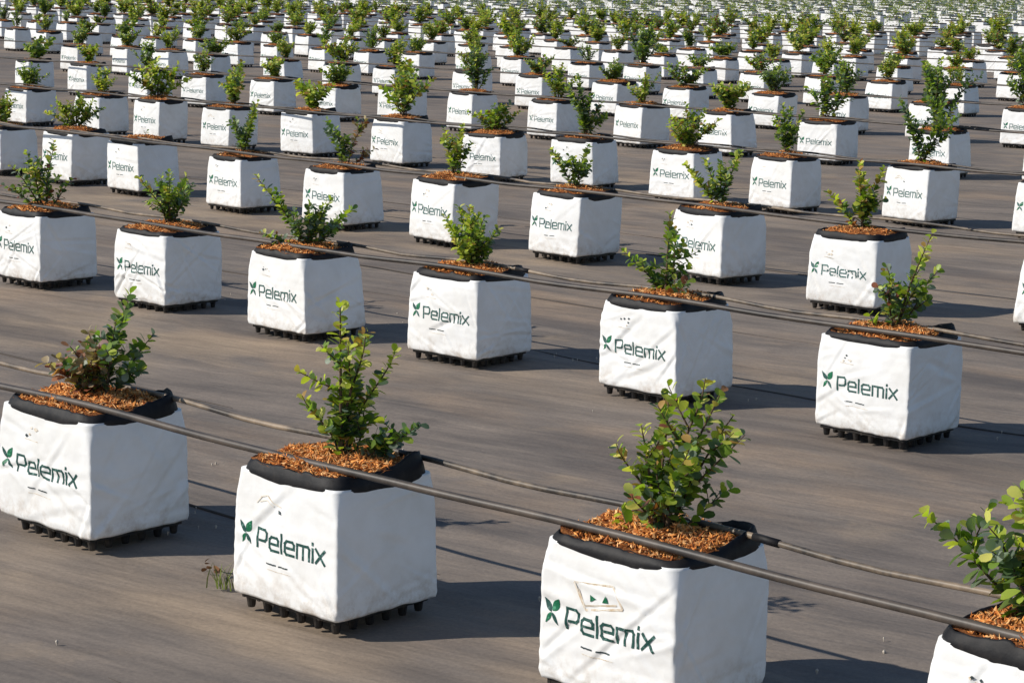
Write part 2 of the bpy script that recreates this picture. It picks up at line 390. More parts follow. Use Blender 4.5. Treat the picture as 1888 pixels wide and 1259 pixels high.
# printing: lettering laid on the wrinkled front face
def logo_mesh(shape, seed, step=0.006, dirt=True, quality=2, ink=None):
    mb = MB(); em = MB(); sp_ = MB(); cnt = [0]
    def surf(X, Z, off): return shape.pos(0, X / (2 * A), Z / shape.h, off)
    def ribbon(pts, wd, m, closed_ends=True):
        for (a, b) in zip(pts, pts[1:]):
            ax, az = a; bx, bz = b; L = math.hypot(bx - ax, bz - az); tx, tz = (bx - ax) / L, (bz - az) / L
            ax -= tx * wd * .48; az -= tz * wd * .48; bx += tx * wd * .48; bz += tz * wd * .48; L += wd * .96
            n = max(1, int(L / step)); cnt[0] += 1; off = 0.0009 + 0.00006 * (cnt[0] % 6)
            V = []
            for i in range(n + 1):
                x = ax + (bx - ax) * i / n; z = az + (bz - az) * i / n
                V += [surf(x - tz * wd / 2, z + tx * wd / 2, off), surf(x + tz * wd / 2, z - tx * wd / 2, off)]
            (sp_ if m > 1 else mb).add(V, [(2 * i, 2 * i + 1, 2 * i + 3, 2 * i + 2) for i in range(n)], m)
    def petal(cx, cz, dx, dz, L, W, m):
        l = math.hypot(dx, dz); dx /= l; dz /= l; n = 7; V = []; cnt[0] += 1; off = 0.0009 + 0.00006 * (cnt[0] % 6)
        for i in range(n + 1):
            t_ = i / n; wv_ = W * math.sin(math.pi * min(0.98, t_ ** 0.8)) * .5 + 0.0004
            for sgn in (1, -1): V.append(surf(cx + dx * L * t_ - dz * wv_ * sgn, cz + dz * L * t_ + dx * wv_ * sgn, off))
        em.add(V, [(2 * i, 2 * i + 1, 2 * i + 3, 2 * i + 2) for i in range(n)], m)
    jr = random.Random(seed + 991)
    x0, z0, hh = 0.014 + jr.uniform(-.004, .008), 0.136 + jr.uniform(-.007, .007), 0.047
    cx, cz = x0 + 0.027, z0 + 0.026
    petal(cx - .001, cz, -0.8, 1, 0.037, 0.013, 0); petal(cx + 0.002, cz + 0.003, 0.62, 1, 0.036, 0.020, 1)
    petal(cx - .001, cz - .001, -0.62, -0.95, 0.030, 0.010, 1); petal(cx + .001, cz - .001, 0.7, -0.95, 0.031, 0.009, 0)
    wd = 0.0066; sx = 0.0412; X = x0 + 0.071
    def tr(pts): return [(X + px * sx, z0 + pz * hh) for px, pz in pts]
    P_ = [[(0, 0), (0, .97)], [(.03, .97), (.68, .97), (.82, .84), (.82, .50), (.68, .38), (.22, .38)]]
    e_ = [[(.78, 0), (.14, 0), (0, .13), (0, .57), (.14, .70), (.64, .70), (.78, .58), (.78, .35), (.2, .35)]]
    l_ = [[(0, 0), (0, .97)]]
    m_ = [[(0, 0), (0, .70)], [(.2, .70), (.94, .70), (1.06, .58), (1.06, 0)], [(.53, 0), (.53, .56)]]
    i_ = [[(0, 0), (0, .66)], [(0, .90), (0, .96)]]
    x_ = [[(0, 0), (.72, .70)], [(0, .70), (.72, 0)]]
    for st, adv in ((P_, 1.10), (e_, 1.06), (l_, .30), (e_, 1.06), (m_, 1.36), (i_, .28), (x_, .8)):
        for pl in st: ribbon(tr(pl), wd, 0)
        X += adv * sx
    if quality:
        r = random.Random(seed)
        for (a, b) in ((0.128, 0.160), (0.172, 0.205)):        # two short lines of tiny print, too small to read in the photo
            x = a
            while x < b - 0.002:
                l = r.uniform(0.002, 0.005); ribbon([(x, 0.098 + r.uniform(-.0006, .0006)), (x + l, 0.098)], 0.0036, 2); x += l + 0.0022
        x = 0.130
        while x < 0.215: 
            l = r.uniform(0.003, 0.008); ribbon([(x, 0.083), (x + l, 0.083)], 0.0018, 3); x += l + 0.003
    out = [('emblem', em)] + [('lettering', mb)] + ([('small_print', sp_)] if quality else [])
    return [(nm, q.mesh(nm, [ink or m_ink, m_leafink, m_small, m_tan], smooth=True)) for nm, q in out]
def stamp_mesh(shape, kind, seed):
    mb = MB(); r = random.Random(seed); c = [0]
    def S(X, Z, off=None):
        return shape.pos(0, X / (2 * A), Z / shape.h, 0.0013 + (c[0] % 5) * .00008)
    def poly(pts, m):
        c[0] += 1; cx = sum(p[0] for p in pts) / len(pts); cz = sum(p[1] for p in pts) / len(pts)
        V = [S(cx, cz)] + [S(*p) for p in pts]; n = len(pts)
        mb.add(V, [(0, i + 1, (i + 1) % n + 1) for i in range(n)], m)
    def line(pts, wd, m):
        for a, b in zip(pts, pts[1:]):
            L = math.hypot(b[0] - a[0], b[1] - a[1]) or 1e-6; tx, tz = (b[0] - a[0]) / L * wd / 2, (b[1] - a[1]) / L * wd / 2
            poly([(a[0] - tz, a[1] + tx), (b[0] - tz, b[1] + tx), (b[0] + tz, b[1] - tx), (a[0] + tz, a[1] - tx)], m)
    if kind == 'sticker':
        z = 0.205; x = 0.105
        line([(x, z + .035), (x + .105, z + .045), (x + .135, z), (x + .03, z - .022), (x, z + .035)], 0.005, 0)
        line([(x + .01, z + .022), (x + .03, z - .012), (x + .118, z + .006)], 0.004, 0)
        poly([(x + .045, z), (x + .045, z + .016), (x + .062, z + .009)], 1); poly([(x + .078, z + .004), (x + .095, z + .006), (x + .088, z + .022)], 1)
    elif kind == 'arc':
        line([(0.085, 0.243), (0.105, 0.262), (0.125, 0.268), (0.15, 0.252), (0.175, 0.246)], 0.0035, 0); line([(0.098, 0.248), (0.125, 0.256), (0.148, 0.243)], 0.003, 0)
        poly([(0.165, 0.238), (0.176, 0.236), (0.178, 0.228), (0.168, 0.229)], 2)
    else:
        x = r.uniform(0.10, 0.14); z = r.uniform(0.235, 0.26)
        for _ in range(5):
            a, b = x + r.uniform(-.02, .03), z + r.uniform(-.012, .018); s = r.uniform(.002, .006)
            poly([(a - s, b), (a, b + s), (a + s * 1.6, b), (a, b - s)], r.choice((0, 0, 2)))
        line([(x - .02, z - .018), (x + .035, z - .022)], 0.002, 0)
    return mb.mesh('stamp_mark', [m_tan, m_leafink, m_small], smooth=True)

def tray_mesh():
    mb = MB()
    def box(x0, x1, y0, y1, z0, z1):
        V = [(x, y, z) for z in (z0, z1) for y in (y0, y1) for x in (x0, x1)]
        mb.add(V, [(0, 2, 3, 1), (4, 5, 7, 6), (0, 1, 5, 4), (2, 6, 7, 3), (0, 4, 6, 2), (1, 3, 7, 5)])
    a, b = A - 0.004, B - 0.002
    for k in range(7):
        y = -b + 0.006 + (2 * b - 0.012) * k / 6; box(-a, a, y - .005, y + .005, 0.024, 0.0335)
        x = -a + 0.006 + (2 * a - 0.012) * k / 6; box(x - .005, x + .005, -b, b, 0.022, 0.0315)
    for i in range(6):
        for j in range(6):
            if 0 < i < 5 and 0 < j < 5: continue
            cx, cy = -a + 0.018 + (2 * a - 0.036) * i / 5, -b + 0.018 + (2 * b - 0.036) * j / 5
            V, F = [], []
            for (z, rr) in ((-0.004, 0.0095), (0.002, 0.0115), (0.012, 0.0125), (0.020, 0.0145), (0.026, 0.017)):
                for k in range(10): V.append((cx + rr * math.cos(k * .6283), cy + rr * math.sin(k * .6283), z))
            for q in range(4):
                for k in range(10): F.append((q * 10 + k, q * 10 + (k + 1) % 10, q * 10 + 10 + (k + 1) % 10, q * 10 + 10 + k))
            F.append(tuple(range(9, -1, -1))); F.append(tuple(range(40, 50)))
            mb.add(V, F)
    me = mb.mesh('drainage_tray', m_tray, smooth=False)
    return me

# ------------------------------------------------------------------ shrubs
PAL = {'green': [(0.105, 0.190, 0.026), (0.150, 0.250, 0.032), (0.20, 0.30, 0.040)], 'dark': [(0.050, 0.098, 0.034), (0.066, 0.125, 0.045), (0.075, 0.13, 0.065)],
       'blue': [(0.12, 0.18, 0.12), (0.15, 0.21, 0.14), (0.10, 0.15, 0.09)], 'lime': [(0.33, 0.40, 0.050), (0.42, 0.46, 0.10), (0.27, 0.36, 0.035)],
       'gold': [(0.33, 0.28, 0.06), (0.28, 0.19, 0.05)], 'rust': [(0.22, 0.085, 0.04), (0.16, 0.06, 0.035), (0.28, 0.15, 0.07)], 'pale': [(0.33, 0.30, 0.16), (0.24, 0.2, 0.1)]}
MIXES = {'std': [('green', 8), ('dark', 4), ('lime', 3), ('blue', 2), ('gold', .3)], 'limey': [('green', 5), ('dark', 2), ('lime', 7), ('gold', 1.2)],
         'deep': [('green', 6), ('dark', 6), ('blue', 4), ('lime', 1)], 'brown': [('rust', 5), ('pale', 7), ('dark', 2), ('green', 1)], 'mixed': [('green', 5), ('dark', 3), ('rust', 2), ('lime', 2), ('blue', 2)],
         'tips': [('green', 6), ('dark', 3), ('lime', 5), ('gold', 1.5), ('rust', .6)]}
def leaf_geo(r, c, d, nrm, L, W, lod):
    d = d.normalized(); s = d.cross(nrm)
    s = s.normalized() if s.length > 1e-6 else Vector((1, 0, 0)); n = s.cross(d).normalized()
    fold = r.uniform(0.10, 0.30); curl = r.uniform(-0.10, 0.28)
    def P(t_, x):
        return tuple(c + d * (L * t_) + s * (W * x) + n * (abs(x) * fold * W - curl * L * t_ * t_))
    if lod == 0:
        V = [P(0, 0), P(.22, .30), P(.22, 0), P(.22, -.30), P(.58, .5), P(.58, 0), P(.58, -.5), P(.88, .36), P(.9, 0), P(.88, -.36), P(1.0, 0)]
        F = [(0, 1, 2), (0, 2, 3), (1, 4, 5, 2), (2, 5, 6, 3), (4, 7, 8, 5), (5, 8, 9, 6), (7, 10, 8), (8, 10, 9)]
    elif lod == 1:
        V = [P(0, 0), P(.5, .5), P(.5, 0), P(.5, -.5), P(.85, .33), P(1, 0), P(.85, -.33)]
        F = [(0, 1, 2), (0, 2, 3), (1, 4, 5, 2), (2, 5, 6, 3)]
    else:
        V = [P(0, 0), P(.55, .5), P(1, 0), P(.55, -.5)]
        F = [(0, 1, 2, 3)]
    return V, F
def shrub_meshes(seed, stems, leafL=0.031, dens=1.0, lod=0, to_local=0.0, foot=0.0, fx=1.0, fz=1.0, shift=0.0):
    """stems: list of (base_x, tip_x, tip_z, palette mix[, density]) as seen from the aisle; depth is random"""
    r = random.Random(seed); st = MB(); lf = MB()
    cr_, sr_ = math.cos(to_local), math.sin(to_local)
    for sp in stems:
        bx, tx, tz, mx = sp[:4]; bx += shift; tx = tx * fx + shift; tz *= fz; dm = sp[4] if len(sp) > 4 else 1.0
        by = r.uniform(-0.02, 0.02); ty = r.gauss(0, 0.035 + 0.12 * tz)
        n = 9; P = []
        wx, wy = r.uniform(-.02, .02), r.uniform(-.02, .02)
        for i in range(n + 1):
            k = i / n; e = k ** 1.25
            P.append(Vector((bx + (tx - bx) * e + wx * math.sin(k * 5.5) * k, by + (ty - by) * e + wy * math.sin(k * 4.6 + 1) * k, -0.02 * (1 - k) + tz * (k ** 0.9))))
        P = [Vector((q.x * cr_ - q.y * sr_, q.x * sr_ + q.y * cr_, q.z + foot)) for q in P]
        L = sum((P[i + 1] - P[i]).length for i in range(n))
        r0 = 0.0028 + 0.008 * tz
        V, F = tube_points(P, [r0 * (1 - 0.75 * i / n) for i in range(n + 1)], 6 if lod == 0 else 4)
        st.add(V, F)
        names = [a for a, _ in MIXES[mx]]; wts = [b for _, b in MIXES[mx]]
        nl = int(L / 0.0062 * dens * dm) + 4; ang = r.uniform(0, 6.28)
        axes = [(P, 1.0, nl)]
        if L > 0.09:
            for _ in range(2 if lod < 2 else 1):           # side shoots
                k0 = r.randint(3, n - 3); a = P[k0]; dirn = Vector((r.gauss(0, 1), r.gauss(0, 1), r.uniform(.4, 1.4))).normalized(); l2 = L * r.uniform(.2, .38)
                Q = [a + dirn * l2 * i / 4 + Vector((0, 0, .012 * (i / 4) ** 2)) for i in range(5)]
                V, F = tube_points(Q, [r0 * .5 * (1 - .6 * i / 4) for i in range(5)], 4); st.add(V, F)
                axes.append((Q, .9, int(nl * .35)))
        for (Q, sz, cnt_) in axes:
            m = len(Q) - 1
            for i in range(cnt_):
                k = (0.16 + 0.84 * ((i + r.random()) / cnt_)) if Q is P else ((i + .8) / (cnt_ + .8))
                k = min(k, .999); j = int(k * m); c = Q[j].lerp(Q[j + 1], k * m - j); ax = (Q[j + 1] - Q[j]).normalized()
                ang += 2.399 + r.uniform(-.5, .5)
                side = Vector((math.cos(ang), math.sin(ang), 0)); side = (side - ax * side.dot(ax)).normalized()
                d = (side * r.uniform(.7, 1.1) + ax * r.uniform(0.1, 0.7 + .6 * k) + Vector((0, 0, r.uniform(-.3, .35)))).normalized()
                nrm = (ax * .9 - side * .35 + Vector((r.gauss(0, .35), r.gauss(0, .35), .45 + r.gauss(0, .3)))).normalized()
                sz2 = sz * (1.0 if k < .82 else .78) * r.uniform(.62, 1.12)
                LL = leafL * 1.08 * sz2; W = LL * r.uniform(.66, .90)
                ws = list(wts)
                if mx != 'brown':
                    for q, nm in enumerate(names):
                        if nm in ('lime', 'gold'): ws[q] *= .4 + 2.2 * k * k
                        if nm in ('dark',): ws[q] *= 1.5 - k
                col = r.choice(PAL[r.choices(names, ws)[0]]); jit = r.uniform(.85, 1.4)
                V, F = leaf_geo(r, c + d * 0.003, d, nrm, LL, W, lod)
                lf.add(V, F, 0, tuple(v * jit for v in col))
    return st.mesh('shrub', m_stem), lf.mesh('foliage', m_leaf, smooth=True)

# shrubs of the two nearest rows, stem by stem
NEAR = {
 (0, 0): dict(sh=.035, fz=1.16, fx=1.08, stems=[(-.02, -.10, .10, 'brown', 1.2), (-.03, -.06, .12, 'brown', 1.1), (-.01, -.02, .10, 'brown'), (.0, .055, .25, 'deep'), (.01, .115, .15, 'deep'), (.0, .03, .19, 'deep'), (-.02, -.085, .135, 'brown'), (-.03, -.135, .085, 'brown', .8), (-.04, -.03, .06, 'mixed'), (.0, -.05, .16, 'brown', .7), (-.06, -.07, .04, 'mixed')], L=.033,
              label='big white bag at the left frame edge, shrub half green half withered brown'),
 (0, 1): dict(sh=.045, fz=1.16, fx=1.0, stems=[(-.03, -.035, .345, 'limey', .9), (-.03, .02, .28, 'std'), (-.02, .085, .235, 'limey', 1.1), (-.03, -.115, .145, 'limey', .8), (-.02, .0, .19, 'std', 1.2), (-.04, -.03, .15, 'std', 1.2), (.05, .16, .095, 'deep'), (.04, .10, .07, 'deep', .8), (-.01, .05, .13, 'std'), (.02, .07, .05, 'mixed', .8)], L=.030, d=1.0,
              label='white bag with tall slender leaning shrub and a small weed at its left foot'),
 (0, 2): dict(sh=.02, fz=1.13, fx=1.05, d=.72, stems=[(-.02, -.095, .17, 'tips'), (-.02, -.06, .21, 'tips', 1.1), (-.01, .0, .25, 'tips', 1.1), (.0, .06, .30, 'tips', 1.1), (.0, .10, .28, 'tips'), (.01, .14, .23, 'tips'), (.0, .15, .20, 'std'), (.02, .145, .075, 'deep', .8), (-.03, -.07, .09, 'mixed'), (.0, .03, .20, 'std', 1.2), (.0, -.03, .14, 'std'), (.01, .09, .17, 'std', 1.1), (-.08, -.09, .03, 'limey', .7)], L=.031,
              label='large white bag with fan shaped shrub and faded tan sticker above its lettering'),
 (0, 3): dict(sh=-.045, fz=1.05, stems=[(.0, -.19, .185, 'std'), (.01, -.11, .20, 'deep'), (.02, -.05, .27, 'limey'), (.03, .02, .29, 'limey'), (.03, .10, .24, 'std'), (.04, .16, .18, 'std'), (.0, -.06, .13, 'deep'), (.03, .06, .16, 'std'), (.02, .0, .2, 'deep')], L=.036,
              label='partly cropped bag with glossy wide shrub in the lower right corner'),
 (1, 0): dict(fz=1.65, stems=[(-.02, -.04, .14, 'limey'), (.0, .035, .20, 'std', .8), (-.02, -.11, .13, 'std', .6), (.03, .13, .09, 'mixed', .55), (-.04, -.15, .07, 'mixed', .6), (.01, .02, .12, 'mixed', .7), (-.01, -.07, .17, 'std', .7)], L=.031,
              label='bag at the left frame edge with straggly open shrub, second row from the front'),
 (1, 1): dict(sh=.01, fz=1.5, stems=[(-.01, -.09, .155, 'std'), (.0, -.04, .15, 'std', 1.2), (.0, .01, .17, 'std', 1.2), (.0, .05, .15, 'std', 1.2), (.01, .095, .13, 'deep'), (.0, .03, .10, 'deep'), (.0, -.02, .09, 'mixed')], L=.031, wr=1.9,
              label='crumpled white bag with a torn tan hole above its lettering and bushy shrub'),
 (1, 2): dict(fz=1.32, fx=1.28, stems=[(-.02, -.165, .235, 'limey', .8), (-.01, -.10, .15, 'deep'), (.0, -.04, .12, 'deep', 1.1), (.0, .03, .15, 'deep', 1.1), (.01, .09, .165, 'std'), (.02, .15, .12, 'std'), (.02, .12, .07, 'deep'), (-.05, -.15, .05, 'mixed', .6), (.0, .05, .10, 'deep')], L=.032, lean=-0.018, taper=-.07,
              label='white bag narrowing to its top, under a wide forked shrub with one high left shoot'),
 (1, 3): dict(fz=1.32, stems=[(.0, -.08, .15, 'limey', 1.3), (.0, -.04, .19, 'limey', 1.4), (.0, .0, .19, 'limey', 1.4), (.0, .05, .17, 'std', 1.4), (.01, .085, .13, 'std', 1.4), (.0, -.06, .09, 'limey', 1.3), (.01, .07, .08, 'deep', 1.3), (.0, .02, .12, 'limey', 1.3), (.0, -.02, .13, 'std', 1.3)], L=.029,
              label='white bag with dense rounded bright green shrub, fourth bag of the second row'),
 (1, 4): dict(fz=1.48, stems=[(-.02, -.135, .11, 'std', .8), (-.01, .0, .21, 'std', .9), (.0, .035, .17, 'std', .9), (-.02, -.08, .075, 'deep', .8), (.0, .07, .08, 'std', .8), (.0, .0, .10, 'deep'), (.02, .06, .05, 'mixed', .7)], L=.032,
              label='white bag with sparse narrow shrub holding one tall shoot and one low left shoot'),
 (1, 5): dict(sh=.02, fz=1.45, stems=[(-.01, -.065, .16, 'mixed', .7), (.0, .07, .24, 'tips', .8), (.01, .12, .15, 'std', .8), (.0, .04, .12, 'std', .8), (-.01, -.04, .10, 'std', .8), (.0, .0, .06, 'std'), (-.06, -.09, .03, 'mixed', .6)], L=.032,
              label='crisply printed white bag with open V shaped shrub, rightmost full bag of the second row'),
 (2, 5): dict(stems=[(0, -.05, .14, 'limey', 1.2), (0, .03, .15, 'limey', 1.2), (0, .0, .1, 'std', 1.2), (0, .07, .1, 'std')], L=.03),
 (2, 6): dict(stems=[(-.02, -.09, .12, 'std'), (0, -.02, .09, 'std'), (0, .04, .13, 'std'), (0, .05, .08, 'deep')], L=.03),
 (2, 4): dict(stems=[(0, -.07, .15, 'deep'), (0, -.02, .13, 'deep', 1.2), (.03, .08, .16, 'brown', .8), (.05, .14, .06, 'brown', .6), (0, .02, .1, 'deep')], L=.031),
 (2, 3): dict(stems=[(0, -.03, .14, 'deep'), (0, .07, .19, 'limey'), (0, .03, .14, 'deep'), (.0, .0, .1, 'deep')], L=.031),
 (2, 7): dict(stems=[(-.02, -.13, .12, 'limey'), (0, -.06, .13, 'std', 1.2), (0, .0, .13, 'std', 1.2), (0, .07, .16, 'std'), (0, .03, .09, 'deep', 1.2)], L=.031),
 (2, 8): dict(fz=1.5, stems=[(-.02, -.11, .12, 'tips', .8), (0, -.02, .22, 'tips'), (0, .06, .20, 'tips'), (0, .0, .14, 'limey', 1.2), (0, .04, .12, 'std')], L=.032),
 (2, 2): dict(stems=[(0, .02, .03, 'mixed', .4)], L=.02),
 (3, 7): dict(fz=1.3, fx=1.2, stems=[(0, -.1, .3, 'deep', 1.2), (0, -.04, .36, 'deep', 1.2), (0, .02, .25, 'deep', 1.2), (0, .1, .2, 'mixed'), (0, -.06, .2, 'deep', 1.2), (0, .15, .14, 'std', .8)], L=.035),
 (3, 9): dict(fz=1.5, fx=1.3, stems=[(0, -.08, .17, 'std', 1.2), (0, -.03, .22, 'std', 1.2), (0, .03, .2, 'deep', 1.2), (0, .08, .2, 'std'), (0, .04, .12, 'deep', 1.2)], L=.03),
 (3, 10): dict(fz=1.45, fx=1.15, stems=[(0, -.17, .28, 'deep', 1.1), (0, -.1, .18, 'deep', 1.1), (0, .1, .2, 'std'), (0, .2, .26, 'std'), (0, .15, .15, 'deep'), (0, 0, .08, 'deep')], L=.034),
}
def random_stems(r, h=None):
    h = h or r.uniform(.20, .36); sp = r.uniform(.10, .21); n = r.randint(7, 11); mx = r.choice(['std', 'limey', 'limey', 'deep', 'tips', 'tips', 'mixed'])
    out = []
    for i in range(n):
        tx = (-1 + 2 * (i + r.random()) / n) * sp
        out.append((r.uniform(-.015, .015), tx, h * r.uniform(.55, 1.0) * (1 - .35 * (abs(tx) / (sp + .02)) ** 2), mx if r.random() < .8 else 'std', r.uniform(.8, 1.2)))
    return out

# ------------------------------------------------------------------ where the bags stand (u along the rows, v across them; metres)
ROWS = [
 [(-4.758, 3.43), (-3.744, 3.407), (-2.765, 3.47), (-1.76, 3.46)],
 [(-8.876, 6.12), (-7.905, 6.124), (-6.907, 6.10), (-6.005, 6.20), (-4.971, 6.209), (-3.977, 6.221)],
 [(-13.84, 9.20), (-12.86, 9.15), (-12.03, 9.12), (-10.817, 9.009), (-9.74, 8.90), (-8.728, 8.849), (-7.846, 8.92), (-6.819, 8.90), (-5.74, 8.62), (-4.70, 8.80)],
 [(-17.75, 12.12), (-16.437, 11.998), (-15.436, 11.903), (-14.56, 11.97), (-13.646, 12.10), (-12.55, 12.10), (-11.27, 11.85), (-10.482, 11.99), (-9.399, 11.85), (-8.608, 11.93), (-7.594, 12.03), (-6.60, 12.0)],
 [(-22.51, 15.45), (-21.34, 15.40), (-19.95, 15.25), (-19.05, 15.3), (-17.76, 15.2), (-16.689, 15.154), (-15.867, 15.30), (-14.867, 15.293), (-13.753, 15.263), (-12.69, 15.285), (-11.659, 15.235), (-10.634, 15.302), (-9.36, 15.05), (-8.4, 15.2)],
 [(-26.0, 18.6), (-25.0, 18.75), (-24.0, 18.7), (-23.1, 18.7), (-21.52, 18.6), (-20.40, 18.6), (-19.46, 18.6), (-18.0, 18.5), (-16.85, 18.4), (-15.65, 18.35), (-14.72, 18.45), (-13.45, 18.3), (-12.62, 18.4), (-11.50, 18.3), (-10.52, 18.4), (-9.5, 18.4)],
]
ONES = 'zeroth first second third fourth fifth sixth seventh eighth ninth tenth eleventh twelfth thirteenth fourteenth fifteenth sixteenth seventeenth eighteenth nineteenth'.split()
TENS = {20: ('twentieth', 'twenty'), 30: ('thirtieth', 'thirty'), 40: ('fortieth', 'forty'), 50: ('fiftieth', 'fifty')}
def ordinal(n):
    if n < 20: return ONES[n]
    a, b = TENS[n // 10 * 10]
    return a if n % 10 == 0 else b + '-' + ONES[n % 10]
rng = random.Random(77)
VROW = {7: 25.3, 8: 27.9, 9: 30.3, 10: 32.7, 11: 35.2, 12: 37.7}
PH = {6: .62, 7: .42, 8: .92, 9: .35, 10: .55, 11: .0, 12: .7, 13: .25}
rows = []
for i, rw in enumerate(ROWS): rows.append([(u, v) for u, v in rw])
v = 21.9; i = 6
while v < 150:
    ph = PH.get(i, rng.random()); lst = []
    u = -math.ceil(v * 1.9) + ph
    while u < v * .5 + 5:
        lst.append((u + rng.gauss(0, .07), v + rng.gauss(0, .05))); u += 1.0
    rows.append(lst); i += 1; v = VROW.get(i, v + 2.45)
def in_view(u, v, z0=0.0, z1=0.62):
    xs = []; ys = []
    for du, dv in ((0, 0), (-2 * A, 0), (0, 2 * B), (-2 * A, 2 * B)):
        for z in (z0, z1):
            x, y, c = proj(u + du, v + dv, z)
            if c < .5: return False
            xs.append(x); ys.append(y)
    return max(xs) > 3 and min(xs) < 1885 and max(ys) > 2 and min(ys) < 1257
vis = []
for i, rw in enumerate(rows):
    vis.append([q for q in rw if in_view(*q)] if i > 5 else rw)

def g2w(px, py):      # a spot on the ground cloth
    xr, yr = px - 944, 629.5 - py; a = xr * math.cos(ROLL) + yr * math.sin(ROLL); b = -xr * math.sin(ROLL) + yr * math.cos(ROLL)
    Zr = -FPX * math.sin(PITCH) + b * math.cos(PITCH); Yr = FPX * math.cos(PITCH) + b * math.sin(PITCH); s = -CAM_H / Zr
    return a * s, Yr * s

# ------------------------------------------------------------------ ground: one sheet out to the horizon
def axis(lo, fine_lo, fine_hi, hi, st):
    a = list(np.arange(fine_lo, fine_hi, st)); s = st; x = a[-1]
    while x < hi: s *= 1.25; x += s; a.append(x)
    s = st; x = a[0]
    while x > lo: s *= 1.25; x -= s; a.insert(0, x)
    return np.array(a)
us = axis(-900, -15, 1.0, 900, .05); vs = axis(-300, 1.0, 13.5, 1500, .045)
gr = np.random.RandomState(5)
def vnoise(x, y, seed):
    g = np.random.RandomState(seed).rand(256, 256)
    xi = np.floor(x).astype(int); yi = np.floor(y).astype(int); fx = x - xi; fy = y - yi; fx = fx * fx * (3 - 2 * fx); fy = fy * fy * (3 - 2 * fy)
    a = g[xi % 256, yi % 256]; b = g[(xi + 1) % 256, yi % 256]; c = g[xi % 256, (yi + 1) % 256]; d = g[(xi + 1) % 256, (yi + 1) % 256]
    return (a * (1 - fx) + b * fx) * (1 - fy) + (c * (1 - fx) + d * fx) * fy - .5
U, VV = np.meshgrid(us, vs, indexing='ij')
Uw = U + .35 * vnoise(U * .8, VV * .8, 9); Vw = VV + .16 * vnoise(U * 1.3, VV * 1.3, 8)
near = np.clip((16 - VV) / 4, 0, 1) * np.clip((U + 16) / 2, 0, 1) * np.clip((2 - U) / 1, 0, 1)
Z = near * (.010 * vnoise(Uw * 1.2, Vw * 5.5, 1) + .005 * vnoise(Uw * 2.5 + Vw * 1.5, Vw * 9, 2) + .012 * vnoise(U * .7, VV * .7, 3))
def fold(v0, ph, amp, wd, ufrom, uto):
    c = v0 + .06 * np.sin(U * .9 + ph) + .02 * np.sin(U * 3.1 + ph)
    m_ = np.clip((U - ufrom) / .4, 0, 1) * np.clip((uto - U) / .4, 0, 1)
    return amp * np.exp(-((VV - c) / wd) ** 2) * m_
for a in ((4.35, 0, .011, .03, -6, -1), (2.75, 1, .008, .03, -5, 0), (4.95, 3, .010, .03, -9, -3), (7.1, 2, .012, .035, -11, -4), (5.5, 4, .007, .03, -8, -2), (8.0, 1, .010, .035, -12, -6), (9.9, 5, .012, .04, -14, -5), (3.95, 2.2, .012, .025, -7, -1.2)): Z = Z + fold(*a)
Z = Z - 0.006 - .004 * near
Xw = U * CY + VV * SY; Yw = -U * SY + VV * CY
nu, nv = U.shape; idx = np.arange(nu * nv).reshape(nu, nv)
Fq = np.stack([idx[:-1, :-1], idx[1:, :-1], idx[1:, 1:], idx[:-1, 1:]], -1).reshape(-1, 4)
dirt = np.zeros_like(U)
for (px, py, ru, rv, am) in ((300, 375, 1.6, .8, 1.1), (560, 400, 1.5, .6, 1.0), (930, 470, 1.1, .5, .9), (1180, 330, 1.8, .8, .9), (1800, 560, 1.4, .6, .6), (130, 610, .9, .45, .9), (430, 640, .7, .35, .7), (120, 1060, .5, .35, .8), (560, 1190, .35, .15, 1.0), (960, 700, .5, .25, .7), (1850, 860, .22, .1, 1.5), (480, 1150, .25, .12, 1.0), (1520, 700, .5, .3, .6), (900, 1200, .5, .25, .8), (1560, 440, 1.2, .5, .8)):
    X0, Y0 = g2w(px, py); u0_, v0_ = X0 * CY - Y0 * SY, X0 * SY + Y0 * CY
    dirt += am * np.exp(-((U - u0_) / ru) ** 2 - ((VV - v0_) / rv) ** 2)
nn = vnoise(U * 2.1, VV * 4.2, 21) + .6 * vnoise(U * 5.3, VV * 9.5, 22) + .4 * vnoise(U * 12, VV * 19, 23)
dirt = np.clip(dirt * (.75 + 1.5 * nn), 0, 1)
damp = np.clip((vnoise(U * 1.1 + 7, VV * 2.6, 31) + .5 * vnoise(U * 3.3, VV * 8, 32) - .16) * 2.2, 0, .6)
tn = np.stack([dirt, damp, dirt * 0], -1).reshape(-1, 3)
go = link('ground', make_mesh('ground', np.stack([Xw, Yw, Z], -1).reshape(-1, 3), Fq, m_ground, tint=tn)); tag(go, kind='structure')

